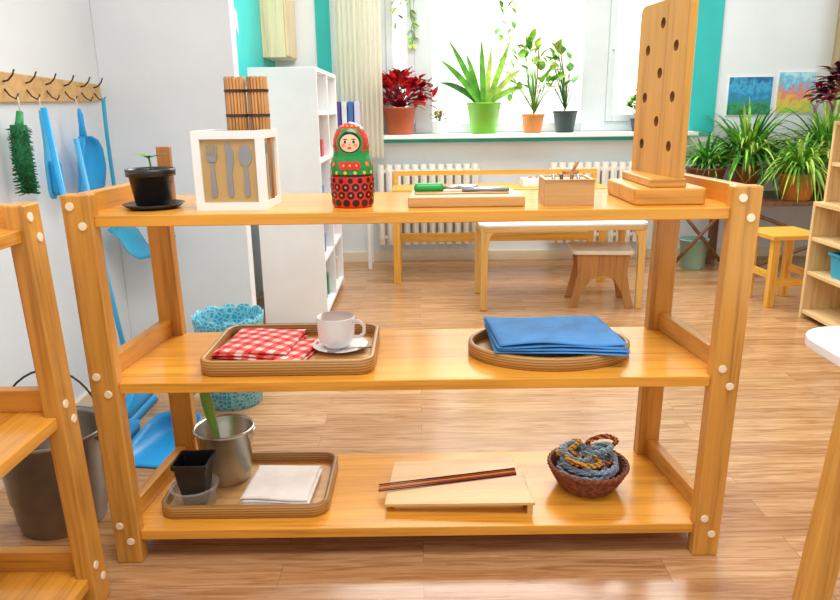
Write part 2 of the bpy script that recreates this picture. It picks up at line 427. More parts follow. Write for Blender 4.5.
for i,k in enumerate(('fork','knife','spoon')):
    M=Matrix.Translation((-.038+.038*i,.0059,.004))@Matrix.Rotation(pi/2,4,'X')@Matrix.Scale(1.22,4)
    cutlery(k,M).obj('cutlery_'+k,t)
    M=Matrix.Translation((w/2-.0061,.043+.032*i,.004))@Matrix.Rotation(pi/2,4,'Z')@Matrix.Rotation(pi/2,4,'X')@Matrix.Scale(1.22,4)
    cutlery(k,M).obj('cutlery_'+k,t)
def roll():
    m=MB()
    for ring,(rr,n) in enumerate(((.021,18),(.014,12),(.007,7))):
        for i in range(n):
            a=2*pi*i/n; x,y=rr*math.cos(a),rr*math.sin(a)
            m.cyl((x,y,0),(x,y,.285+.002*((i*7)%3)),.0036,BAMB,6)
    m.lathe([(.0252,.20),(.0254,.203),(.0252,.206)],BAMBT,24,cap0=False,cap1=False)
    m.lathe([(.0252,.255),(.0254,.258),(.0252,.261)],BAMBT,24,cap0=False,cap1=False)
    return m
r=roll().obj('bamboo_mat_roll',None,0,(-.421,1.69,Z1+.0075),0,'rolled brown bamboo place mat standing in the white box','bamboo mat','bamboo rolls in the box')
c=r.copy(); COL.objects.link(c); c.location=(-.3695,1.690,Z1+.0075); c.rotation_euler=(0,0,.5)
# nesting doll
t=thing('nesting_doll','painted wooden nesting doll with green shawl and red patterned skirt','doll',(-.155,1.66,Z1))
RED=plain('doll_red','D8231E',.2,var=.06); DGR=plain('doll_green','1C8C40',.2,var=.06); BLK=plain('doll_black','15110F',.2); SKIN=plain('doll_skin','F2C49A',.25,var=.03)
YEL=plain('doll_yellow','F2C22E',.25); WHT=plain('doll_white','F4F0E8',.3); ORG=plain('doll_orange','EE6A24',.25); CHK=plain('cheek','F08A78',.3)
prof=[(.045,0),(.0475,.004),(.0490,.02),(.0505,.045),(.0505,.073),(.049,.0745),(.0505,.076),(.0500,.092),(.0465,.106),(.0425,.118),(.0415,.126),(.0415,.14),(.0405,.155),(.036,.17),(.027,.182),(.014,.190),(.0001,.193)]
def rz_(z):
    for i in range(len(prof)-1):
        if prof[i][1]<=z<=prof[i+1][1]:
            k=(z-prof[i][1])/(prof[i+1][1]-prof[i][1]); return prof[i][0]*(1-k)+prof[i+1][0]*k
    return 0
def seg(z0,z1,mat,nm,n=18):
    P=[(rz_(z0+(z1-z0)*i/n),z0+(z1-z0)*i/n) for i in range(n+1)]
    return MB().lathe(P,mat,40,cap0=(z0==0),cap1=False)
def disc(m,az,z,r,mat,h=.0008,sx=1,sz=1):
    R=rz_(z); p=Vector((math.cos(az)*R,math.sin(az)*R,z))
    dR=(rz_(min(z+.004,.192))-rz_(z-.004))/.008
    n=Vector((math.cos(az),math.sin(az),-dR)).normalized(); u=Vector((-math.sin(az),math.cos(az),0)); v=n.cross(u)
    vs=[p+n*h]+[p+n*h*.6+u*math.cos(2*pi*i/12)*r*sx+v*math.sin(2*pi*i/12)*r*sz for i in range(12)]
    m.add(vs,[(0,i+1,(i+1)%12+1) for i in range(12)],mat)
skirt=seg(0,.073,RED,'skirt')
F=-pi/2
for k in range(14):
    a=2*pi*k/14
    disc(skirt,a,.012,.0085,BLK,.001); disc(skirt,a+.22,.030,.009,BLK,.001); disc(skirt,a,.048,.009,BLK,.001); disc(skirt,a+.22,.063,.006,BLK,.001)
    disc(skirt,a,.048,.003,ORG,.0016); disc(skirt,a+.22,.030,.003,ORG,.0016)
skirt.lathe([(.0506,.0715),(.0508,.0725),(.0492,.0745),(.0508,.0765)],BLK,40,cap0=False,cap1=False)
skirt.obj('skirt',t)
sh=seg(.0755,.130,DGR,'shawl')
for k in range(14):
    a=2*pi*k/14
    disc(sh,a,.081,.004,YEL,.001)
    if abs((a-F+pi)%(2*pi)-pi)>.6: disc(sh,a+.2,.100,.006,RED if k%2 else ORG,.001); disc(sh,a+.2,.100,.002,YEL,.0015)
for a in (F-.3,F,F+.3): disc(sh,a,.097,.010,RED,.0016); disc(sh,a,.097,.0035,YEL,.002)
sh.obj('shawl',t)
hs=seg(.130,.193,RED,'head')
for k in range(14):
    a=2*pi*k/14
    if abs((a-F+pi)%(2*pi)-pi)>.75: disc(hs,a,.140,.0045,DGR,.001)
    disc(hs,a+.2,.176,.0045,DGR,.001); disc(hs,a,.184,.0028,YEL,.001)
hs.obj('headscarf',t)
fc=MB()
def patch(m,az0,z0,rx,rz,mat,h):
    n=24;K=5; vs=[];fs=[]
    R=rz_(z0)
    for k in range(K+1):
        for i in range(n):
            a=2*pi*i/n; z=z0+rz*k/K*math.sin(a); az=az0+rx*k/K*math.cos(a)/R
            r=rz_(z)+h; vs.append((math.cos(az)*r,math.sin(az)*r,z))
    for k in range(K):
        for i in range(n): fs.append((k*n+i,k*n+(i+1)%n,(k+1)*n+(i+1)%n,(k+1)*n+i))
    m.add(vs,fs,mat,True)
patch(fc,F,.149,.034,.030,DGR,.0004)
patch(fc,F,.149,.0265,.0240,BLK,.0008); patch(fc,F,.147,.0225,.0195,SKIN,.0013)
for sgn in (-1,1):
    patch(fc,F+sgn*.23,.150,.0050,.0032,WHT,.0018); patch(fc,F+sgn*.23,.150,.0028,.0030,BLK,.0022)
    patch(fc,F+sgn*.23,.1558,.0054,.0010,BLK,.0019); patch(fc,F+sgn*.33,.142,.0042,.0036,CHK,.0017)
patch(fc,F,.1365,.0046,.0020,RED,.0019); patch(fc,F,.1435,.0012,.0022,ORG,.0019)
fc.obj('face',t)
# work board
t=thing('activity_tray','solid wooden work board holding a small green peeler','wooden board',(.11,1.61,Z1),0)
WB=wood('work_board','C79A60','A87844','X',.4)
m=MB(); m.prism([(-.135,0),(.135,0),(.125,.18),(-.125,.18)],0,.024,WB)
m.obj('board',t,.003)
MB().bb((-.118,.05,.024),(.105,.16,.027),plain('tan_insert','B88E5A',.5)).obj('insert',t,.001)
t=thing('peeler','small peeler with bright green handle and steel blade','peeler',(.045,1.71,Z1+.027),.05)
m=MB(); m.loft([lp(rrect(.07,.02,.009,4,cx=-.02),.0),lp(rrect(.074,.024,.011,4,cx=-.02),.008),lp(rrect(.066,.018,.008,4,cx=-.02),.019)],plain('bright_green','1FA84A',.3)); m.obj('handle',t)
m=MB(); m.tube([(.015,0,.008),(.05,.006,.010),(.09,.003,.010),(.1,0,.008)],.004,CHROME,8); m.tube([(.05,-.01,.008),(.09,-.006,.008)],.003,CHROME,6); m.tube([(.015,0,.008),(.05,-.01,.008)],.003,CHROME,6); m.obj('blade',t)
t=thing('tongs','small polished steel tongs lying on the work board','tongs',(.155,1.69,Z1+.027),.05)
m=MB(); m.tube([(-.05,0,.004),(0,.007,.007),(.06,.003,.005)],.004,CHROME,8); m.tube([(-.05,0,.004),(0,-.010,.006),(.06,-.014,.005)],.004,CHROME,8); m.obj('arm',t)
# small wooden box
t=thing('wooden_box','small cube-like wooden box with a slotted top and metal clips','box',(.346,1.61,Z1),-.04)
m=MB(); w=.112
m.bb((-w/2,0,0),(w/2,.12,.006),WB).bb((-w/2,0,.006),(w/2,.007,.060),WB).bb((-w/2,.113,.006),(w/2,.12,.060),WB).bb((-w/2,.007,.006),(-w/2+.007,.113,.060),WB).bb((w/2-.007,.007,.006),(w/2,.113,.060),WB)
m.obj('box_body',t)
MB().bb((-w/2+.008,.008,.045),(w/2-.008,.040,.056),WB).bb((-w/2+.008,.055,.045),(w/2-.008,.112,.056),WB).obj('lid',t)
for i in range(4):
    m=MB(); x=-.03+.02*i; y=.047; a=random.uniform(-.6,.6)
    m.tube([(x,y,.006),(x+.003*a,y,.04),(x+.008*a,y,.068)],.0045,(CHROME,DKMETAL,WDRK)[i%3],6)
    m.obj('clip',None,0,(.346,1.61,Z1),-.04,'small metal clip standing in the wooden box','clip','clips in the wooden box')
# peg board standing
t=thing('peg_board','tall thin upright board with staggered round holes on a base','peg board',(.602,1.62,Z1))
MB().prism(rrect(.165,.25,.012,4,cx=-.026,cy=.105),0,.038,WPEGX).obj('base',t,.005,bseg=3)
MB().prism(rrect(.085,.235,.006,4,cx=-.028,cy=.115),.038,.058,WPEGX).obj('support',t,.004,bseg=3)
def holed(y0,y1,z0,z1,cols,rows,hr,th,mat,x):
    m=MB(); n=16
    cw=(y1-y0)/cols; ch=(z1-z0)/rows
    for c in range(cols):
        for r in range(rows):
            cy=y0+cw*(c+.5); cz=z0+ch*(r+.5)
            if (c+r)%2:
                for xs in (x,x+th): m.add([(xs,cy-cw/2,cz-ch/2),(xs,cy+cw/2,cz-ch/2),(xs,cy+cw/2,cz+ch/2),(xs,cy-cw/2,cz+ch/2)],[(0,1,2,3)],mat)
                continue
            outer=[];inner=[]
            for i in range(n):
                a=2*pi*(i+.5)/n-pi; ca,sa=math.cos(a),math.sin(a); k=max(abs(ca),abs(sa))
                outer.append((cy+ca/k*cw/2,cz+sa/k*ch/2)); inner.append((cy+hr*ca,cz+hr*sa))
            corners=[(cy+cw/2,cz+ch/2),(cy-cw/2,cz+ch/2),(cy-cw/2,cz-ch/2),(cy+cw/2,cz-ch/2)]
            for xs in (x,x+th):
                vs=[(xs,a,b) for a,b in outer]+[(xs,a,b) for a,b in inner]; fs=[(i,(i+1)%n,n+(i+1)%n,n+i) for i in range(n)]
                k0=len(vs); vs+=[(xs,a,b) for a,b in corners]
                for q,(ca,sa) in enumerate(corners):
                    best=sorted(range(n),key=lambda i:(outer[i][0]-ca)**2+(outer[i][1]-sa)**2)[:2]
                    fs.append((best[0],best[1],k0+q))
                m.add(vs,fs,mat)
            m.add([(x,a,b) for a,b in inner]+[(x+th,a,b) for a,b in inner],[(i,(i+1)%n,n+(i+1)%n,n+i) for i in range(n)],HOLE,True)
    return m
by0,by1,bz1=.02,.245,.435
X0,X1=-.009,.009
m=holed(by0,by1,.10,bz1,3,6,.0125,X1-X0,WPEG,X0)
m.bb((X0,by0,.034),(X1,by1,.10),WPEG)
e=0.016
for yy,s in ((by0,-1),(by1,1)):
    m.loft([[(X0,yy+s*e,z),(X0,yy,z),(X1,yy,z),(X1,yy+s*e,z)] for z in (.04,bz1)],WPEG,smooth=False)
R=.022
top=[(by0-e,bz1)]+[(by0-e+R*(1-math.cos(a)),bz1+R*math.sin(a)) for a in (.3,.6,.9,1.2,1.57)]+[(by1+e-R*(1-math.cos(a)),bz1+R*math.sin(a)) for a in (1.57,1.2,.9,.6,.3)]+[(by1+e,bz1)]
m.loft([[(X0,a,b) for a,b in top],[(X1,a,b) for a,b in top]],WPEG,smooth=False)
m.obj('board',t,rz=.11)

# ---------------------------------------------------------------- trays
def tray_rim():
    m,nt,b=base('bent_ply_rim',.4)
    v=coords(nt,(1,1,1)); w=N(nt,'ShaderNodeTexWave',wave_type='BANDS',bands_direction='Z'); w.inputs['Scale'].default_value=45; w.inputs['Distortion'].default_value=.6
    nt.links.new(v,w.inputs['Vector']); nt.links.new(ramp(nt,w.outputs['Fac'],[(.2,'946A36'),(.8,'C0904E')]),b.inputs['Base Color']); return m
WTR=tray_rim()
def tray(name,label,loc,w,d,h,r,rz=0,oval=False):
    t=thing(name,label,'tray',loc,rz)
    def L(dx,z):
        if oval: return [((w/2-dx)*math.cos(2*pi*i/48),(d/2-dx)*math.sin(2*pi*i/48),z) for i in range(48)]
        return lp(rrect(w-2*dx,d-2*dx,max(r-dx,.004),6),z)
    m=MB(); m.loft([L(.003,0),L(0,.003),L(0,h-.004),L(.004,h),L(.010,h),L(.013,h-.003),L(.013,.009)],WTR,cap0=True,cap1=False); m.obj('rim',t)
    MB().loft([L(.0125,.008),L(.0125,.0095)],WTi).obj('tray_floor',t)
    return t
Z2=.4822
tray('serving_tray','rectangular bent plywood tray with plaid napkins and a cup',(-.328,1.742,Z2),.43,.31,.038,.045)
tray('oval_tray','oval wooden tray holding a folded blue cloth',(.335,1.742,Z2),.42,.30,.034,.1,oval=True)
Z3=.0852
tray('serving_tray','rectangular bent plywood tray with plant-care tools and white cloth',(-.466,1.75,Z3),.44,.30,.036,.045)

def cloth(name,label,loc,w,d,layers,mat,rz=0,amp=.004,seed=1,th=.004,cat='cloth',skew=0,fan=0,droop=0):
    rn=random.Random(seed); m=MB(); n=30
    for k in range(layers):
        ox,oy=rn.uniform(-.005,.005),rn.uniform(-.005,.005); ph=rn.uniform(0,6); fa=fan*(k-(layers-1)/2)
        ca,sa=math.cos(fa),math.sin(fa)
        g=[]
        for s in (0,1):
            for i in range(n+1):
                for j in range(n+1):
                    u,v_=i/n*2-1,j/n*2-1
                    x0=u*.5*w*(1-.012*k)+ox; y0=v_*.5*d*(1-.012*k)+oy
                    x=x0*ca-y0*sa; y=x0*sa+y0*ca
                    ed=min(i,j,n-i,n-j)/1; e=min(1,ed)
                    z=k*th+amp*(.5+.5*math.sin(x*22+ph)*math.cos(y*17+ph*.7))*(k+1)/layers+(1-e)*th*.3
                    z-=droop*max(0,u*.6-v_*.4-.55)**2*4
                    g.append((x-skew*y,y+.002*math.sin(x*30+k),z+(th*.9*e+.0015*(1-e) if s else 0)))
        q=(n+1)**2; fs=[]
        for i in range(n):
            for j in range(n):
                a=i*(n+1)+j; fs+= [(a,a+1,a+n+2,a+n+1),(a+q,a+n+1+q,a+n+2+q,a+1+q)]
        for i in range(n):
            for a,b2 in ((i,i+1),(n*(n+1)+i,n*(n+1)+i+1),(i*(n+1),(i+1)*(n+1)),(i*(n+1)+n,(i+1)*(n+1)+n)): fs.append((a,b2,b2+q,a+q))
        m.add(g,fs,mat,True)
    return m.obj(name,None,0,loc,rz,label,cat)
cloth('folded_cloth','folded bright blue cotton cloth lying on the oval tray',(.345,1.738,Z2+.0345),.325,.245,4,CLOTHB,-.05,.008,3,.0060,skew=.10,fan=.02,droop=.004)
cloth('plaid_napkin','folded red and white checked napkin on the tray',(-.425,1.775,Z2+.010),.19,.21,3,PLAID,-.15,.008,4,.006,'napkin',fan=.06)
cloth('plaid_napkin','folded red and white checked strip beside the cup',(-.315,1.715,Z2+.010),.07,.19,2,PLAID,-.25,.004,6,.006,'napkin',fan=.08)
t=thing('saucer','white porcelain saucer under the coffee cup','saucer',(-.212,1.755,Z2+.0105))
MB().lathe([(.03,0),(.045,.003),(.074,.014),(.072,.016),(.045,.007),(0,.005)],WHITEG,40).obj('dish',t)
t=thing('coffee_cup','white porcelain coffee cup on its saucer','cup',(-.222,1.760,Z2+.0165))
MB().lathe([(.028,0),(.034,.004),(.044,.014),(.048,.030),(.050,.082),(.0485,.083),(.0465,.032),(.040,.016),(.02,.007),(0,.006)],WHITEG,40).obj('cup_body',t)
MB().tube([(.046,-.012,.070),(.062,-.018,.074),(.076,-.022,.062),(.075,-.022,.042),(.062,-.018,.030),(.046,-.012,.030)],.0046,WHITEG,10).obj('handle',t)
t=thing('teaspoon','small steel teaspoon lying on the saucer rim','spoon',(-.19,1.698,Z2+.025),.2)
m=MB(); m.tube([(.07,0,.004),(.02,0,.006),(-.02,0,.002)],[.003,.002,.002],CHROME,8); m.ell((-.033,0,.001),(.017,.011,.003),CHROME); m.obj('bowl',t)

# ---- bottom shelf
t=thing('metal_bucket','small galvanised metal pail standing on the tray','bucket',(-.553,1.80,Z3+.0095))
MB().lathe([(.058,0),(.062,.003),(.064,.02),(.066,.022),(.079,.15),(.083,.152),(.084,.157),(.080,.160),(.077,.152),(.06,.01),(0,.008)],TIN,48).obj('bucket_body',t)
for sx in (-1,1): MB().box((sx*.083,0,.14),(.006,.022,.022),TIN).obj('handle_lug',t,.002)
t=thing('bottle_brush','thick green handled brush leaning in the metal pail','brush',(-.580,1.79,Z3+.03))
gb=plain('olive_green_handle','6FA63C',.4)
MB().tube([(.015,.0,.02),(.006,.0,.12),(-.004,0,.17),(-.010,0,.215),(-.016,0,.243),(-.018,0,.252)],[.007,.009,.013,.016,.013,.006],gb,14).obj('handle',t)
MB().ell((.016,0,.015),(.022,.022,.022),GREENB).obj('brush_head',t)
t=thing('plastic_tub','round clear plastic tub on the tray','tub',(-.605,1.664,Z3+.0095))
MB().lathe([(.048,0),(.052,.003),(.060,.052),(.064,.054),(.064,.058),(.058,.058),(.050,.006),(0,.005)],GLASS,36).obj('tub_body',t)
t=thing('seed_pot','empty square black plastic seedling pot set in the tub','pot',(-.600,1.664,Z3+.017))
def sq(s,z): return lp(rrect(s,s,.006,3),z)
MB().loft([sq(.056,0),sq(.084,.112),sq(.093,.112),sq(.094,.124),sq(.085,.124),sq(.057,.006)],BLACK,smooth=False).obj('pot_body',t)
cloth('white_napkin','thick folded square of white cloth on the tray',(-.385,1.725,Z3+.010),.185,.19,4,CLOTHW,-.06,.003,8,.0065,'napkin')
t=thing('lacing_board','pale plywood board with slanted surface holding cords','wooden board',(.095,1.60,Z3))
m=MB(); m.add([(-.195,.02,.016),(.195,0,.028),(.165,.235,.032),(-.175,.245,.018),(-.195,.02,.024),(.195,0,.036),(.165,.235,.040),(-.175,.245,.026)],[(0,3,2,1),(4,5,6,7),(0,1,5,4),(1,2,6,5),(2,3,7,6),(3,0,4,7)],WPLY); m.obj('board',t,.001)
m=MB(); m.bb((-.17,.035,0),(.17,.045,.017),WPLY).bb((.176,.005,0),(.19,.2,.028),WPLY).bb((-.17,.225,0),(.15,.235,.018),WPLY); m.obj('foot',t,.001)
for k,(h,nm) in enumerate((('1A1718','black'),('D02A2A','red'),('EDBE34','yellow'),('B0202A','dark red'),('1A1718','black'))):
    cm=plain('cord_'+nm.replace(' ','_'),h,.7,var=.02)
    y0=.085+.0085*k
    zf=lambda x:.0272+.0355*(x+.195)/.39*.36+.0006
    pts=[(-.214,y0-.001,.0255)]+[(-.19+.355*i/8,y0+.055*i/8,zf(-.19+.355*i/8)) for i in range(9)]
    MB().tube(pts,.0019,cm,6).obj('cord',None,0,(.095,1.60,Z3),0,nm+' cord stretched across the plywood board','cord','cords on the lacing board')
# basket
t=thing('wicker_basket','small round dark brown wicker basket full of bead strands','basket',(.457,1.745,Z3))
def weave(R0,R1,h,rings=12,seg=72):
    loops=[]
    for i in range(rings*3+1):
        z=h*i/(rings*3); k=z/h; r=R0+(R1-R0)*k**.7
        row=i//3; rowp=(i%3); bul=[-.001,.004,.004][rowp]
        loops.append([((r+bul*(.5+.5*math.cos(12*2*pi*j/seg+row*pi)))*math.cos(2*pi*j/seg),(r+bul*(.5+.5*math.cos(12*2*pi*j/seg+row*pi)))*math.sin(2*pi*j/seg),z) for j in range(seg)])
    return loops
lo=weave(.065,.106,.066); m=MB(); inner=[[(x*.92,y*.92,max(z,.006)) for x,y,z in l] for l in lo[::-1]]
m.loft(lo+inner,BASK,cap0=True,cap1=True); m.obj('basket_body',t)
m=MB()
for ph in (0,pi):
    m.tube([((.105+.003*math.cos(18*a+ph))*math.cos(a),(.105+.003*math.cos(18*a+ph))*math.sin(a),.069+.003*math.sin(18*a+ph)) for a in [2*pi*i/144 for i in range(144)]],.0042,BASK,6,True)
m.obj('rim',t)
RP=[stripes('strand_blue_grey',('8FACC6','5E88AE','C8D4DA'),30),stripes('strand_red_yellow',('A02838','7E1A2C','F0C040'),30),stripes('strand_teal',('7FB0BE','4C8CA4','DDE6E4'),30),stripes('strand_yellow',('E8C04A','D0A030','8A2A30'),30)]
names=['blue and grey','maroon and yellow','teal and grey','yellow and maroon']
# each strand: two twisted strings of round beads following a smooth loop
spec=[(0,0,.078,.060,.03,0.3,0),(0,0,.066,.066,.06,2.0,2),(-.012,.0,.060,.076,.12,4.0,0),(.018,.01,.056,.078,.15,1.0,1),(-.025,.015,.046,.090,.2,3.2,2),
      (.020,-.022,.050,.088,.2,5.0,0),(-.02,-.03,.042,.094,.15,2.4,3),(.03,.02,.036,.102,.3,.8,2),(-.03,.0,.036,.104,.25,4.4,0),(.040,.015,.036,.122,1.0,1.6,1),(-.048,.035,.028,.100,.7,.4,3)]
for k,(cx,cy,R,zz,tl,ph,nm) in enumerate(spec):
    m=MB(); n=110; tw=9
    for s in (0,pi):
        pts=[]
        for i in range(n):
            a=2*pi*i/n; r=R*(1+.05*math.sin(2*a+ph)); off=.0034
            pts.append((cx+(r+off*math.cos(tw*a+s))*math.cos(a),cy+(r+off*math.cos(tw*a+s))*math.sin(a),zz+tl*R*math.cos(a+ph)+off*math.sin(tw*a+s)))
        m.tube(pts,.0044,RP[nm],8,True)
    m.obj('bead_strand',None,0,(.457,1.745,Z3),0,names[nm]+' twisted strand coiled in the wicker basket','bead strand','bead strands in the basket')

# ---------------------------------------------------------------- left wall
t=thing('hook_rack','pale wooden wall rack with thin dark metal coat hooks','coat rack',(-1.3,2.25,1.135))
MB().loft([[(0,-.2,.0),(.014,-.2,.0),(.014,-.2,.102),(0,-.2,.102)],[(0,.72,.014),(.014,.72,.014),(.014,.72,.080),(0,.72,.080)]],WP_X,smooth=False).obj('board',t,.003)
HY=[-.1,.03,.16,.29,.42,.55,.66]
for y in HY:
    MB().tube([(.014,y,.066),(.030,y,.070),(.046,y,.085),(.054,y,.102)],.0028,DKMETAL,8).tube([(.014,y,.045),(.028,y,.024),(.046,y,.014),(.056,y,.030)],.0026,DKMETAL,8).obj('hook',t)
def hang(name,label,cat,y,z=1.160): return thing(name,label,cat,(-1.249,y,z))
t=hang('hanging_brush','dark green bristle brush hanging from the wall rack','brush',2.28)
MB().tube([(0,0,0),(0,.004,-.03),(0,0,-.06)],.0025,CREAM,6).obj('loop',t)
MB().tube([(0,0,-.05),(0,-.01,-.08),(0,-.02,-.10)],[.010,.012,.014],plain('green_handle','2F9A5A',.4),12).obj('handle',t)
m=MB(); rn=random.Random(3)
m.tube([(0,-.02,-.09),(.0,-.025,-.19),(.0,-.01,-.30)],[.024,.028,.020],GREENB,14)
for i in range(520):
    z=rn.uniform(-.30,-.095); a=rn.uniform(0,2*pi); y0=-.02-.005*math.sin((z+.1)*-10); rr=rn.uniform(.030,.038)
    m.tube([(0,y0,z),(rr*math.cos(a),y0+rr*math.sin(a),z-.006)],[.0018,.0014],GREENB,3)
m.obj('bristles',t)
t=hang('hand_brush','sky blue plastic hand brush hanging from a hook','brush',2.41)
MB().tube([(0,0,.0),(0,0,-.03),(0,0,-.06)],.002,CREAM,6).obj('loop',t)
MB().loft([[(.008*math.cos(a),w*math.sin(a),z) for a in [2*pi*i/20 for i in range(20)]] for w,z in ((.003,-.045),(.007,-.05),(.010,-.07),(.009,-.10),(.009,-.15),(.014,-.18),(.023,-.21),(.026,-.25),(.026,-.31),(.021,-.33),(.008,-.338))],BLUEL).obj('handle',t)
MB().loft([lp(rrect(.026,.036,.012,4,cx=.020),-.325),lp(rrect(.030,.046,.014,4,cx=.021),-.31),lp(rrect(.030,.046,.014,4,cx=.021),-.225),lp(rrect(.026,.036,.012,4,cx=.020),-.212)],BLUEP).obj('bristles',t)
t=hang('dustpan','rounded sky blue plastic dustpan hanging from the wall rack','dustpan',2.66)
MB().tube([(0,0,.0),(.005,0,-.02),(.01,0,-.05)],.002,CREAM,6).obj('loop',t)
MB().tube([(.01,0,-.04),(.012,0,-.06),(.012,0,-.10),(.012,0,-.16)],[.005,.010,.010,.016],BLUEP,14).obj('handle',t)
P=[]
for z,hw,dp in ((-.14,.030,.030),(-.155,.055,.042),(-.19,.080,.045),(-.26,.098,.040),(-.33,.105,.022),(-.345,.106,.006)):
    P.append([(dp*(abs(u)**4), hw*u, z) for u in [-1+2*i/16 for i in range(17)]])
MB().loft(P,BLUEP,False,False,True,closed=False).obj('pan',t,solid=.004)
t=thing('scoop','long teal plastic scoop with curved rim hanging from the rack','scoop',(-1.236,2.88,.56))
P=[]
for s,(xo,zo) in enumerate(((-.01,.09),(.03,.06),(.06,.0),(.10,-.03),(.16,-.02),(.19,.03))):
    P.append([(xo,-.10+.2*i/8,zo+.02*math.cos((i-4)/4*1.5)) for i in range(9)])
m=MB(); m.loft(P,TEALP,False,False,True,closed=False); m.obj('scoop_body',t,solid=.004)
MB().tube([(.0,0,.10),(-.005,0,.25),(-.008,0,.45),(-.005,0,.60)],.008,TEALP,8).obj('handle',t)
def stickthing(name,label,x,y,h,mat,headmat,top):
    t=thing(name,label,name.split('_')[0],(x,y,0))
    MB().tube([(0,0,.08),(top[0]*.5,top[1]*.5,h*.5),(top[0],top[1],h)],.009,mat,12).obj('handle',t)
    MB().loft([lp(rrect(.045,.26,.02,3),.028),lp(rrect(.05,.27,.022,3),.06),lp(rrect(.03,.10,.014,3),.09),lp(rrect(.024,.024,.011,3),.13)],headmat).obj('broom_head',t)
    MB().loft([lp(rrect(.07,.29,.02,3),0),lp(rrect(.045,.26,.02,3),.03)],headmat).obj('bristles',t)
    return t
stickthing('broom','tall broom with bright blue handle standing by the wall',-1.01,2.14,1.12,BLUEP,BLUEP,(-.09,0))
stickthing('broom','second blue broom with lighter handle leaning near the wall',-1.08,2.46,1.02,BLUEL,BLUEP,(-.09,0))
t=thing('dustpan','rounded bright blue plastic dustpan lying on the floor','dustpan',(-.865,2.17,0),-.15)
P=[]
for y,hw,zb,zs in ((-.14,.090,.003,.006),(-.12,.096,.003,.020),(-.04,.098,.005,.045),(.05,.094,.008,.066),(.10,.080,.012,.078),(.125,.050,.030,.080),(.132,.02,.055,.078)):
    P.append([(hw*u,y,zb+(zs-zb)*abs(u)**5) for u in [-1+2*i/20 for i in range(21)]])
MB().loft(P,BLUEP,False,False,True,closed=False).obj('pan',t,solid=.004)
MB().tube([(0,.122,.07),(0,.17,.105),(0,.23,.125),(0,.25,.13)],[.015,.011,.014,.006],BLUEP,14).obj('handle',t)
t=thing('plastic_basket','round teal plastic basket with lace-like floral pattern','basket',(-.735,2.57,0))
SEG=48
def scal(r,z,amp): return [((r)*math.cos(2*pi*j/SEG),(r)*math.sin(2*pi*j/SEG),z+amp*abs(math.sin(6*2*pi*j/SEG/1.0))) for j in range(SEG)]
m=MB(); m.loft([scal(.10,0,0),scal(.104,.005,0),scal(.112,.12,0),scal(.122,.27,0),scal(.130,.335,.0),scal(.132,.35,.014)],LACE,cap0=True,cap1=False); m.obj('basket_body',t,solid=.004)
MB().lathe([(.126,.265),(.131,.267),(.131,.283),(.126,.285)],TEALP,48,cap0=False,cap1=False).obj('rim',t)
t=thing('metal_bucket','large dull galvanised bucket standing on the floor','bucket',(-1.01,1.75,0))
MB().lathe([(.105,0),(.11,.004),(.113,.03),(.117,.032),(.121,.09),(.125,.092),(.138,.265),(.143,.268),(.144,.277),(.140,.281),(.134,.265),(.105,.015),(0,.012)],TIND,56).obj('bucket_body',t)
for sx in (-1,1): MB().box((sx*.142,0,.25),(.008,.03,.035),TIND).obj('handle_lug',t,.003)
MB().tube([(.145*math.cos(a),.03*math.sin(a),.255+.18*math.sin(a)) for a in [pi*i/20 for i in range(21)]],.003,DKMETAL,8).obj('handle',t)

# ---------------------------------------------------------------- alcove and far side
CX=-.83
t=thing('white_cabinet','tall white open-front storage cabinet with shelves','cabinet',(CX,3.6,0))
w,L,H=.335,.86,1.31
m=MB(); m.bb((0,0,0),(w,.02,H),WHITE).bb((0,L-.02,0),(w,L,H),WHITE).bb((0,.02,0),(.01,L-.02,H),WHITE).bb((.01,.02,H-.02),(w,L-.02,H),WHITE).bb((.01,.02,.04),(w,L-.02,.06),WHITE).bb((.01,.42,.06),(w,.44,H-.02),WHITE)
m.obj('cabinet_body',t,.002)
for z in (.32,.58,.84,1.08):
    MB().bb((.01,.02,z),(w-.004,.42,z+.018),WHITE).obj('shelf',t,.001); MB().bb((.01,.44,z),(w-.004,L-.02,z+.018),WHITE).obj('shelf',t,.001)
bcol=['C84A4A','3E7FB8','E0C85A','5FA06A','E8E4DA','D88A3C']
rn=random.Random(5)
for z in (.338,.598,.858,.06):
    y=.05
    while y<.8:
        if .39<y<.46: y=.46
        hh=rn.uniform(.06,.15); dd=rn.uniform(.04,.11)
        if y+dd>.41 and y<.44: dd=.41-y
        if dd<.02: y=.46; continue
        if y+dd>.83: break
        MB().bb((0,0,0),(rn.uniform(.14,.2),dd,hh),plain('toy_box_paint',rn.choice(bcol),.5)).obj('storage_carton',None,.003,(CX+.12,3.6+y,z),0,'small coloured carton on a white cabinet shelf','carton','cartons in the white cabinet')
        y+=dd+rn.uniform(.01,.06)
t=thing('wall_cupboard','pale wooden wall cupboard above the white cabinet','cupboard',(-1.0,4.80,1.44))
WPC=wood('cupboard_wood','E6CFA6','CDAE7E','Z',.4)
MB().bb((0,0,0),(.15,.39,.7),WPC).obj('cabinet_body',t,.003)
MB().bb((.151,.01,.01),(.163,.19,.69),WPC).obj('door',t,.003); MB().bb((.151,.20,.01),(.163,.38,.69),WPC).obj('door',t,.003)
MB().loft([[(0,y,z) for y,z in ((0,0),(.09,.06),(.14,.02),(.12,.14),(.03,.16),(-.02,.08))],[(.003,y,z) for y,z in ((0,0),(.09,.06),(.14,.02),(.12,.14),(.03,.16),(-.02,.08))]],WHITE,smooth=False).obj('paper_cutout',None,0,(-1.0,4.05,1.5),0,'white paper cut-out stuck on the teal wall','paper decoration')
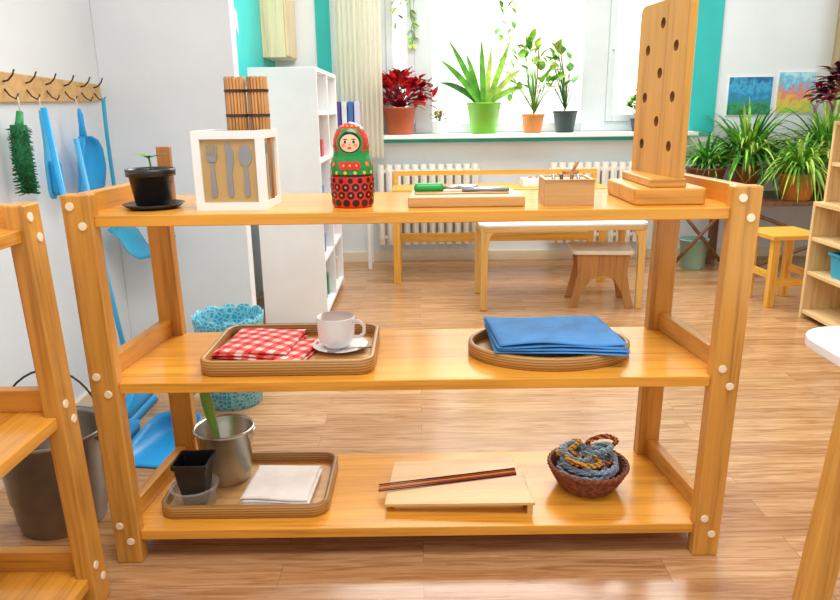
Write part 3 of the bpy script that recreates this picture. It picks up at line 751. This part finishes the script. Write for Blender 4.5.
for k,cx in enumerate(('5A4A9A','E8E8EE','3E6FB8','D8D4EA')):
    MB().bb((0,0,0),(.035,.2,.30),plain('binder_paint',cx,.5)).obj('folder',None,.003,(-.56+.043*k,4.93,.86),0,('purple','white','blue','pale lilac')[k]+' document folder standing upright','folder','folders on the small ledge')
t=thing('wall_ledge','narrow white wall-side storage ledge under the folders','ledge',(-.6,4.9,0))
MB().bb((0,0,.84),(.26,.28,.86),WHITE).obj('ledge_top',t,.002)
for x,y in ((.0,.0),(.235,0),(0,.255),(.235,.255)): MB().bb((x,y,0),(x+.025,y+.025,.84),WHITE).obj('leg',t,.002)
def curtain(x0,x1,z0,z1,y,label,mat,amp=.018):
    n=60; m=MB(); lo=[]
    for z in (z0,(z0+z1)/2,z1):
        lo.append([(x0+(x1-x0)*i/n,y+amp*math.sin(i*.95)+.005*math.sin(i*2.3),z) for i in range(n+1)])
    m.loft(lo,mat,False,False,True,closed=False); return m.obj('curtain',None,0,None,0,label,'curtain')
def curmat(name,h,f=.5):
    m,nt,b=base(name,.9); b.inputs['Base Color'].default_value=lin(h)
    v=coords(nt,(60,1,1)); n=N(nt,'ShaderNodeTexNoise'); n.inputs['Scale'].default_value=3; nt.links.new(v,n.inputs['Vector'])
    cc=ramp(nt,n.outputs['Fac'],[(.3,dark(h,.95)),(.7,h)]); nt.links.new(cc,b.inputs['Base Color'])
    tr=N(nt,'ShaderNodeBsdfTranslucent'); nt.links.new(cc,tr.inputs['Color'])
    mx=N(nt,'ShaderNodeMixShader'); mx.inputs[0].default_value=f
    nt.links.new(b.outputs[0],mx.inputs[1]); nt.links.new(tr.outputs[0],mx.inputs[2])
    nt.links.new(mx.outputs[0],nt.nodes['Material Output'].inputs['Surface']); return m
CUR=curmat('curtain_cream','FAF4E0'); CUR2=curmat('curtain_beige','DCCBA6')
curtain(-.55,-.24,.78,2.5,5.03,'sheer cream curtain gathered beside the window',CUR,.010)
curtain(2.88,3.3,.9,2.5,5.11,'beige patterned curtain hanging beside the bookshelf',CUR2)
def radiator(x0,n,lab):
    t=thing('radiator',lab,'radiator',(x0,5.09,.14))
    m=MB()
    for i in range(n):
        x=i*.062
        m.loft([lp(rrect(.046,.08,.018,3,cx=x+.028,cy=.04),z) for z in (0,.58)],RADI,smooth=True)
        m.box((x+.028,-.006,.29),(.016,.012,.5),RADI)
    m.cyl((0,.04,.05),(n*.062,.04,.05),.018,RADI).cyl((0,.04,.53),(n*.062,.04,.53),.018,RADI)
    m.obj('radiator_body',t,.002)
    MB().cyl((n*.062,.04,.05),(n*.062+.05,.04,.05),.012,RADI).cyl((n*.062+.05,.04,.05),(n*.062+.05,.04,-.14),.012,RADI).obj('pipe',t)
radiator(-.30,12,'cream ribbed radiator under the window')
radiator(.95,11,'cream ribbed radiator under the window')
t=thing('long_table','low yellow wooden table with rails standing by the radiators','table',(-.17,4.45,0))
W=1.38;D=.36
MB().bb((0,0,.585),(W,D,.61),WYELX).obj('table_top',t,.004)
for x in (0,W-.05):
    for y in (0,D-.04): MB().bb((x+.003,y+.003,0),(x+.047,y+.037,.585),WYEL).obj('leg',t,.003)
for z0,z1 in ((.22,.28),(.42,.46)): MB().bb((.047,.31,z0),(W-.047,.335,z1),WYELX).obj('rail',t,.003)
MB().bb((.0,.345,.61),(.03,.358,.67),WYELX).bb((W-.03,.345,.61),(W,.358,.67),WYELX).bb((0,.345,.67),(W,.358,.70),WYELX).obj('back_rail',t)
t=thing('mortar','brown wooden mortar on the long table','mortar',(1.0,4.66,.61))
MB().lathe([(.035,0),(.038,.006),(.03,.02),(.045,.05),(.055,.09),(.05,.092),(.035,.05),(0,.04)],WBRN,28).obj('bowl',t)
MB().tube([(0,0,.05),(.02,0,.10),(.045,0,.15)],[.014,.009,.012],WBRN,10).obj('pestle',t)
t=thing('tissue_box','small white box on the long table','box',(.78,4.6,.61)); MB().bb((-.11,-.06,0),(.11,.06,.055),WHITE).obj('box_body',t,.004); MB().bb((-.07,-.02,.055),(.07,.02,.062),PLAID).obj('box_opening',t)
t=thing('kids_table','low white-topped childrens table with birch edge and legs','table',(.33,3.78,0))
W=.93;D=.46
MB().prism(rrect(W,D,.05,6,cx=W/2,cy=D/2),.478,.49,WHITEG).obj('table_top',t,.002)
MB().prism(rrect(W-.002,D-.002,.05,6,cx=W/2,cy=D/2),.452,.478,WPLY).obj('apron',t,.002)
WLEG=wood('birch_leg','E2B468','CC9848','Z',.4)
for x,sx in ((.01,1),(W-.07,-1)):
    for y in (.01,D-.06):
        xi=x if sx==1 else x+.02
        m=MB(); m.loft([[(xi+a*k+(.0 if sx==1 else .04*(1-k)),y+b,z) for a,b in ((0,0),(.04,0),(.04,.035),(0,.035))] for z,k in ((0,.9),(.36,1),(.42,1.3),(.453,1.9))],WLEG,smooth=False); m.obj('leg',t,.006,bseg=3)
t=thing('child_stool','small brown stool with pale seat and splayed curved legs','stool',(.855,3.82,0),-.1)
W,D,h=.34,.30,.31
MB().prism(rrect(W,D,.03,5,cx=W/2,cy=D/2),h,h+.022,plain('grey_beige_seat','E6DCC8',.4)).obj('seat',t,.004)
P=[(-.01,0),(.040,0),(.060,.09),(.105,.165),(.17,.19),(.235,.165),(.28,.09),(.30,0),(.35,0),(.325,.10),(.305,.2),(.315,h),(.025,h),(.035,.2),(.015,.10)]
for y in (.02,.262): MB().loft([[(a,y,b) for a,b in P],[(a,y+.018,b) for a,b in P]],WSTO,smooth=False).obj('side_panel',t,.003)
MB().bb((.06,.038,.24),(.28,.262,.26),WSTO).obj('stretcher',t,.002)
# yellow stool
t=thing('wooden_stool','small yellow wooden stool on the laminate floor','stool',(1.93,3.76,0),.08)
W=.30
MB().bb((0,0,.385),(W,W,.412),WYELX).obj('seat',t,.004)
for x in (.02,W-.06):
    for y in (.02,W-.06): MB().bb((x,y,0),(x+.04,y+.04,.385),WYEL).obj('leg',t,.003)
for A,B in (((.06,.025,.12),(W-.06,.045,.16)),((.025,.06,.16),(.045,W-.06,.2)),((W-.045,.06,.16),(W-.025,W-.06,.2))): MB().bb(A,B,WYELX).obj('stretcher',t,.002)
# right birch shelf, open towards the room
SX=2.03
t=thing('toy_shelf','pale birch open shelving unit with a narrower upper tier','shelf',(SX,2.58,0),0)
BW=wood('birch_pale','E2C28C','CCA66C','Y',.45); BWZ=wood('birch_pale_z','E2C28C','CCA66C','Z',.45)
L=1.02
for y in (0,L-.022): MB().prism([(0,0),(.40,0),(.40,1.02),(.05,1.02),(.05,.62),(0,.62)],y,y+.022,BWZ,Matrix(((1,0,0,0),(0,0,1,0),(0,1,0,0),(0,0,0,1)))).obj('side_panel',t,.002)
MB().bb((.38,.022,0),(.40,L-.022,1.0),BWZ).obj('back_panel',t)
for z,x in ((.03,.004),(.24,.004),(.42,.004),(.60,.0),(.80,.054),(1.0,.05)): MB().bb((x,.022,z),(.38,L-.022,z+.02),BW).obj('shelf',t,.002)
t=thing('storage_bin','teal plastic storage bin on the birch shelf','bin',(SX+.14,3.30,.26)); MB().loft([lp(rrect(.2,.28,.02,4),0),lp(rrect(.22,.3,.02,4),.11),lp(rrect(.24,.32,.02,4),.115),lp(rrect(.24,.32,.02,4),.125),lp(rrect(.21,.29,.02,4),.125),lp(rrect(.19,.27,.02,4),.01)],TEALP,smooth=False).obj('bin_body',t)
# near right white table
t=thing('kids_table','white-topped childrens table with rounded corners and golden wooden legs','table',(.855,.83,0))
W,D=.9,.72
MB().prism(rrect(W,D,.10,8,cx=W/2,cy=D/2),.580,.604,WHITEG).obj('table_top',t,.004,bseg=3)
for A,B in (((.10,.08,.54),(W-.06,.10,.58)),((.10,D-.10,.54),(W-.06,D-.08,.58))): MB().bb(A,B,WP_X).obj('apron',t,.002)
for x in (-.01,W-.09):
    for y in (.05,.50): 
        q=.045 if x<0 else 0
        MB().loft([[(x,y,0),(x+.066,y,0),(x+.066,y+.045,0),(x,y+.045,0)],[(x+q,y,.58),(x+q+.066,y,.58),(x+q+.066,y+.045,.58),(x+q,y+.045,.58)]],WP_Z,smooth=False).obj('leg',t,.006,bseg=3)

# ---------------------------------------------------------------- window sill plants
ZS=.93
def potted(label,x,y,z,r0,r1,h,mat): 
    t=thing('potted_plant',label,'potted plant',(x,y,z)); pot(t,r0,r1,h,mat); return t
t=potted('red coleus with crimson leaves in a terracotta pot on the windowsill',-.13,5.18,ZS,.09,.12,.19,TERRA)
m=MB(); bush(m,(0,0,.18),(.0,-.03,.25),(.26,.06,.16),230,.075,[LR1,LR2,LR3,LR3,LR1],LR2,2,flat=.4); m.clamp(ymax=.12,ymin=-.10).obj('foliage',t)
t=potted('small leafy plant in a white pot on the windowsill',.16,5.20,ZS,.05,.065,.09,WHITEG)
m=MB(); bush(m,(0,0,.08),(0,0,.11),(.06,.05,.04),24,.04,[LF2,LF4,LR1],LF1,3); m.clamp(ymax=.09).obj('foliage',t)
t=potted('thin arching green leaves in a lime green pot on the windowsill',.475,5.19,ZS,.09,.123,.215,GPOT)
m=MB()
for i,(dx,L,ri,dr) in enumerate(((1,.50,1.25,.05),(-1,.58,1.15,.14),(1,.46,1.0,.3),(-1,.54,.98,.25),(-1,.44,.8,.35),(1,.36,.75,.35),(-.3,.46,1.4,.0),(.4,.42,1.35,.02),(-1,.42,1.3,.1))):
    fblade(m,(.02*dx,(i%3-1)*.02,.19),dx,L,.044,ri,dr,[LF2,LF1,LF4,LF1,LF3][i%5])
m.clamp(ymax=.11).obj('foliage',t)
t=potted('airy branching houseplant in a small terracotta pot on the windowsill',.83,5.20,ZS,.06,.08,.13,TERRA2)
m=MB(); m.tube([(0,0,.1),(.02,0,.35),(.03,0,.62)],.005,WBRN,6); bush(m,(0.01,0,.14),(-.02,0,.36),(.17,.06,.27),26,.085,[LF1,LF2,LF4,LF2],LF1,5,.7,.4,1); m.clamp(ymax=.10).obj('foliage',t)
t=potted('airy green houseplant with rounded leaves in a dark pot on the windowsill',1.06,5.20,ZS,.065,.085,.15,plain('charcoal_pot','2E4444',.4))
m=MB(); m.tube([(0,0,.1),(-.02,0,.4),(-.06,0,.60)],.005,WBRN,6); bush(m,(0,0,.16),(-.05,0,.36),(.12,.06,.24),20,.08,[LF1,LF2,LF2,LF4],LF3,26,.75,.4,1); m.clamp(ymax=.10).obj('foliage',t)
t=potted('small leafy plant in a dark pot on the windowsill',1.60,5.22,ZS,.045,.06,.09,plain('dark_grey_pot','3A3F44',.4))
m=MB(); bush(m,(0,0,.08),(0,0,.16),(.10,.05,.12),30,.06,[LF1,LF3,LF2],LF3,22,.6,.5,2); m.clamp(ymax=.08).obj('foliage',t)
def vine(x,y,ztop,L,lab,seed,n=3):
    t=thing('hanging_plant',lab,'hanging plant',(x,y,ztop)); rn=random.Random(seed)
    MB().lathe([(.04,0),(.05,.004),(.065,.09),(.06,.09),(.045,.01)],TERRA,24).obj('pot',t)
    MB().cyl((0,0,.09),(0,0,2.4-ztop),.003,DKMETAL,6).lathe([(.064,.088),(.066,.09),(.064,.094)],DKMETAL,24,cap0=False,cap1=False).bb((-.065,-.003,.088),(.065,.003,.094),DKMETAL).obj('hanger',t)
    m=MB()
    for s in range(n):
        a=rn.uniform(0,6); pts=[(0.03*math.cos(a),.03*math.sin(a),.08),(.07*math.cos(a),.07*math.sin(a),.09)]
        px,py=pts[-1][0],pts[-1][1]; z=.1; LL=L*(1-.3*s)
        while z>-LL:
            z-=.045; px+=rn.uniform(-.014,.014); pts.append((px,py,z)); 
            for q in range(2): leaf(m,pts[-1],(rn.uniform(-1,1),rn.uniform(-.4,.2),-.3),.062,.04,rn.choice([LF1,LF2,LF4]))
        m.tube(pts,.0025,LF1,5)
    m.clamp(ymax=.075).obj('foliage',t)
vine(-.06,5.24,2.0,.42,'trailing green vine hanging in front of the window',3)
vine(.66,5.24,2.05,.84,'long trailing green vine hanging in front of the window',8,2)

# ---------------------------------------------------------------- right side plants
def side_table(x,y,w,d,h,lab):
    t=thing('plant_stand',lab,'plant stand',(x,y,0))
    MB().bb((0,0,h-.03),(w,d,h),WDRK).obj('table_top',t,.004)
    for a in (.02,w-.05):
        for b in (.02,d-.05): MB().loft([lp([(a,b),(a+.03,b),(a+.03,b+.03),(a,b+.03)],0),lp([(a,b),(a+.03,b),(a+.03,b+.03),(a,b+.03)],h-.03)],WDRK,smooth=False).obj('leg',t,.002)
    MB().cyl((.035,.035,.05),(w-.035,.035,h-.08),.012,WDRK).obj('cross_brace',t); MB().cyl((w-.035,.05,.05),(.035,.05,h-.08),.012,WDRK).obj('cross_brace',t)
side_table(2.14,4.50,1.05,.62,.50,'low dark wooden plant stand with crossed braces')
side_table(1.70,4.66,.42,.32,.54,'small dark wooden plant table under a brown pot')
def spider(lab,x,y,z,r,h,pm,n,L,seed,mats,w=.026,dr=(.35,.95)):
    t=potted(lab,x,y,z,r*.75,r,h,pm); m=MB(); rn=random.Random(seed)
    for i in range(n):
        blade(m,(rn.uniform(-.02,.02),rn.uniform(-.02,.02),h-.015),rn.uniform(0,2*pi),L*rn.uniform(.6,1.15),w,rn.uniform(.7,1.5),rn.uniform(*dr),rn.choice(mats),11,.6)
    m.clamp(ymax=5.17-y,zmin=-.0).obj('foliage',t)
spider('bushy green plant in a brown clay pot on the plant table',1.95,4.81,.54,.13,.16,plain('brown_pot','7A4A34',.4),110,.38,4,[LF1,LF2,LF3],.026,(.3,1.0))
spider('large spider plant with drooping leaves in a brown clay pot',2.26,4.90,.50,.10,.20,TERRA,380,.70,5,[LF1,LF2,LF4,LF3,LF1],.022,(.35,1.1))
spider('spider plant with long drooping leaves in an orange pot',2.47,4.60,.50,.118,.17,TERRA2,280,.56,6,[LF1,LF2,LF4,LF2],.018,(.5,1.25))
spider('dense spider plant with soft arching leaves in a terracotta pot',2.80,4.88,.50,.10,.20,TERRA,360,.74,16,[LF1,LF2,LF3,LF4],.022,(.3,1.05))
t=potted('dark purple-red coleus in a small pot on the birch shelf',SX+.12,3.52,1.02,.045,.058,.09,TERRA)
m=MB(); bush(m,(0,0,.08),(-.07,0,.13),(.16,.10,.13),150,.07,[LPUR,LR2,LPUR,LR2],LPUR,14); m.obj('foliage',t)
t=thing('watering_pot','pale mint plastic bucket under the plant table','bucket',(1.92,4.82,.0)); 
MB().lathe([(.07,0),(.075,.003),(.095,.2),(.1,.2),(.1,.21),(.092,.21),(.07,.01),(0,.008)],plain('mint_plastic','A8DCD0',.4),32).obj('bucket_body',t)
def picture(x0,x1,z0,z1,label,cols):
    m,nt,b=base('postcard_print',.4); v=coords(nt,(1,1,1)); n=N(nt,'ShaderNodeTexNoise'); n.inputs['Scale'].default_value=22; n.inputs['Detail'].default_value=5
    nt.links.new(v,n.inputs['Vector']); sp=N(nt,'ShaderNodeSeparateXYZ'); nt.links.new(v,sp.inputs[0])
    a=N(nt,'ShaderNodeMath',operation='MULTIPLY_ADD'); a.inputs[1].default_value=1/(z1-z0); nt.links.new(sp.outputs[2],a.inputs[0])
    q=N(nt,'ShaderNodeMath',operation='MULTIPLY_ADD'); q.inputs[1].default_value=1.4; q.inputs[2].default_value=-.7; nt.links.new(n.outputs['Fac'],q.inputs[0]); nt.links.new(q.outputs[0],a.inputs[2])
    nt.links.new(ramp(nt,a.outputs[0],[(i/(len(cols)-1),c) for i,c in enumerate(cols)]),b.inputs['Base Color'])
    t=thing('landscape_picture',label,'picture',((x0+x1)/2,5.19,z0)); w=(x1-x0)/2
    MB().bb((-w,0,0),(w,.01,z1-z0),WHITE).obj('picture_board',t); MB().bb((-w+.006,-.003,.006),(w-.006,0,z1-z0-.006),m).obj('print',t)
picture(2.21,2.53,1.03,1.30,'blue and green landscape picture mounted on the wall',['1E6A4A','2F9A5A','1F7FC0','3FB0D8','1A5E9E'])
picture(2.56,2.83,1.04,1.33,'colourful pastel landscape picture mounted on the wall',['8AC85A','E8C84A','E8806A','5FC0E8','BFE6EE'])

# ---------------------------------------------------------------- light
wd=bpy.data.worlds.new('world'); SC.world=wd; wd.use_nodes=True
nt=wd.node_tree; bg=nt.nodes['Background']; bg.inputs['Color'].default_value=(1.0,.985,.96,1); bg.inputs['Strength'].default_value=.86
def area(name,loc,size,power,rot,col,label):
    l=bpy.data.lights.new(name,'AREA'); l.shape='RECTANGLE'; l.size,l.size_y=size; l.energy=power; l.color=col
    o=bpy.data.objects.new(name,l); COL.objects.link(o); o.location=loc; o.rotation_euler=rot
    o['label']=label; o['category']='light'
area('added_fill_light',(.6,3.9,2.68),(2.0,1.0),50,(0,0,0),(1,.97,.92),'added fill light panel out of view over the room')  # fill lamp added above the open-topped room, not a known fixture
area('added_fill_light',(.2,.8,2.68),(1.6,.8),40,(0,0,0),(1,.97,.92),'added fill light panel out of view over the room')  # second added fill lamp, brightens the near half of the room
area('added_daylight',(.85,6.2,3.6),(3.4,1.6),230,(-math.radians(52),0,0),(1,.98,.93),'added lamp above the window wall for sheen indoors')  # unseen lamp added above the back wall for sheen on floor and shelves
area('added_daylight',(1.2,6.3,4.6),(5,1.6),360,(math.radians(50),0,0),(1,.98,.94),'added lamp brightening the building outside')  # lamp added outdoors and aimed at the facade to brighten it
# ---------------------------------------------------------------- camera
cam=bpy.data.cameras.new('camera'); cam.sensor_width=36; cam.lens=30
co=bpy.data.objects.new('camera',cam); COL.objects.link(co)
co.matrix_world=Matrix.Translation((0,0,1.10))@Matrix.Rotation(math.radians(90-15.2),4,'X')@Matrix.Rotation(math.radians(-.75),4,'Z')
SC.camera=co
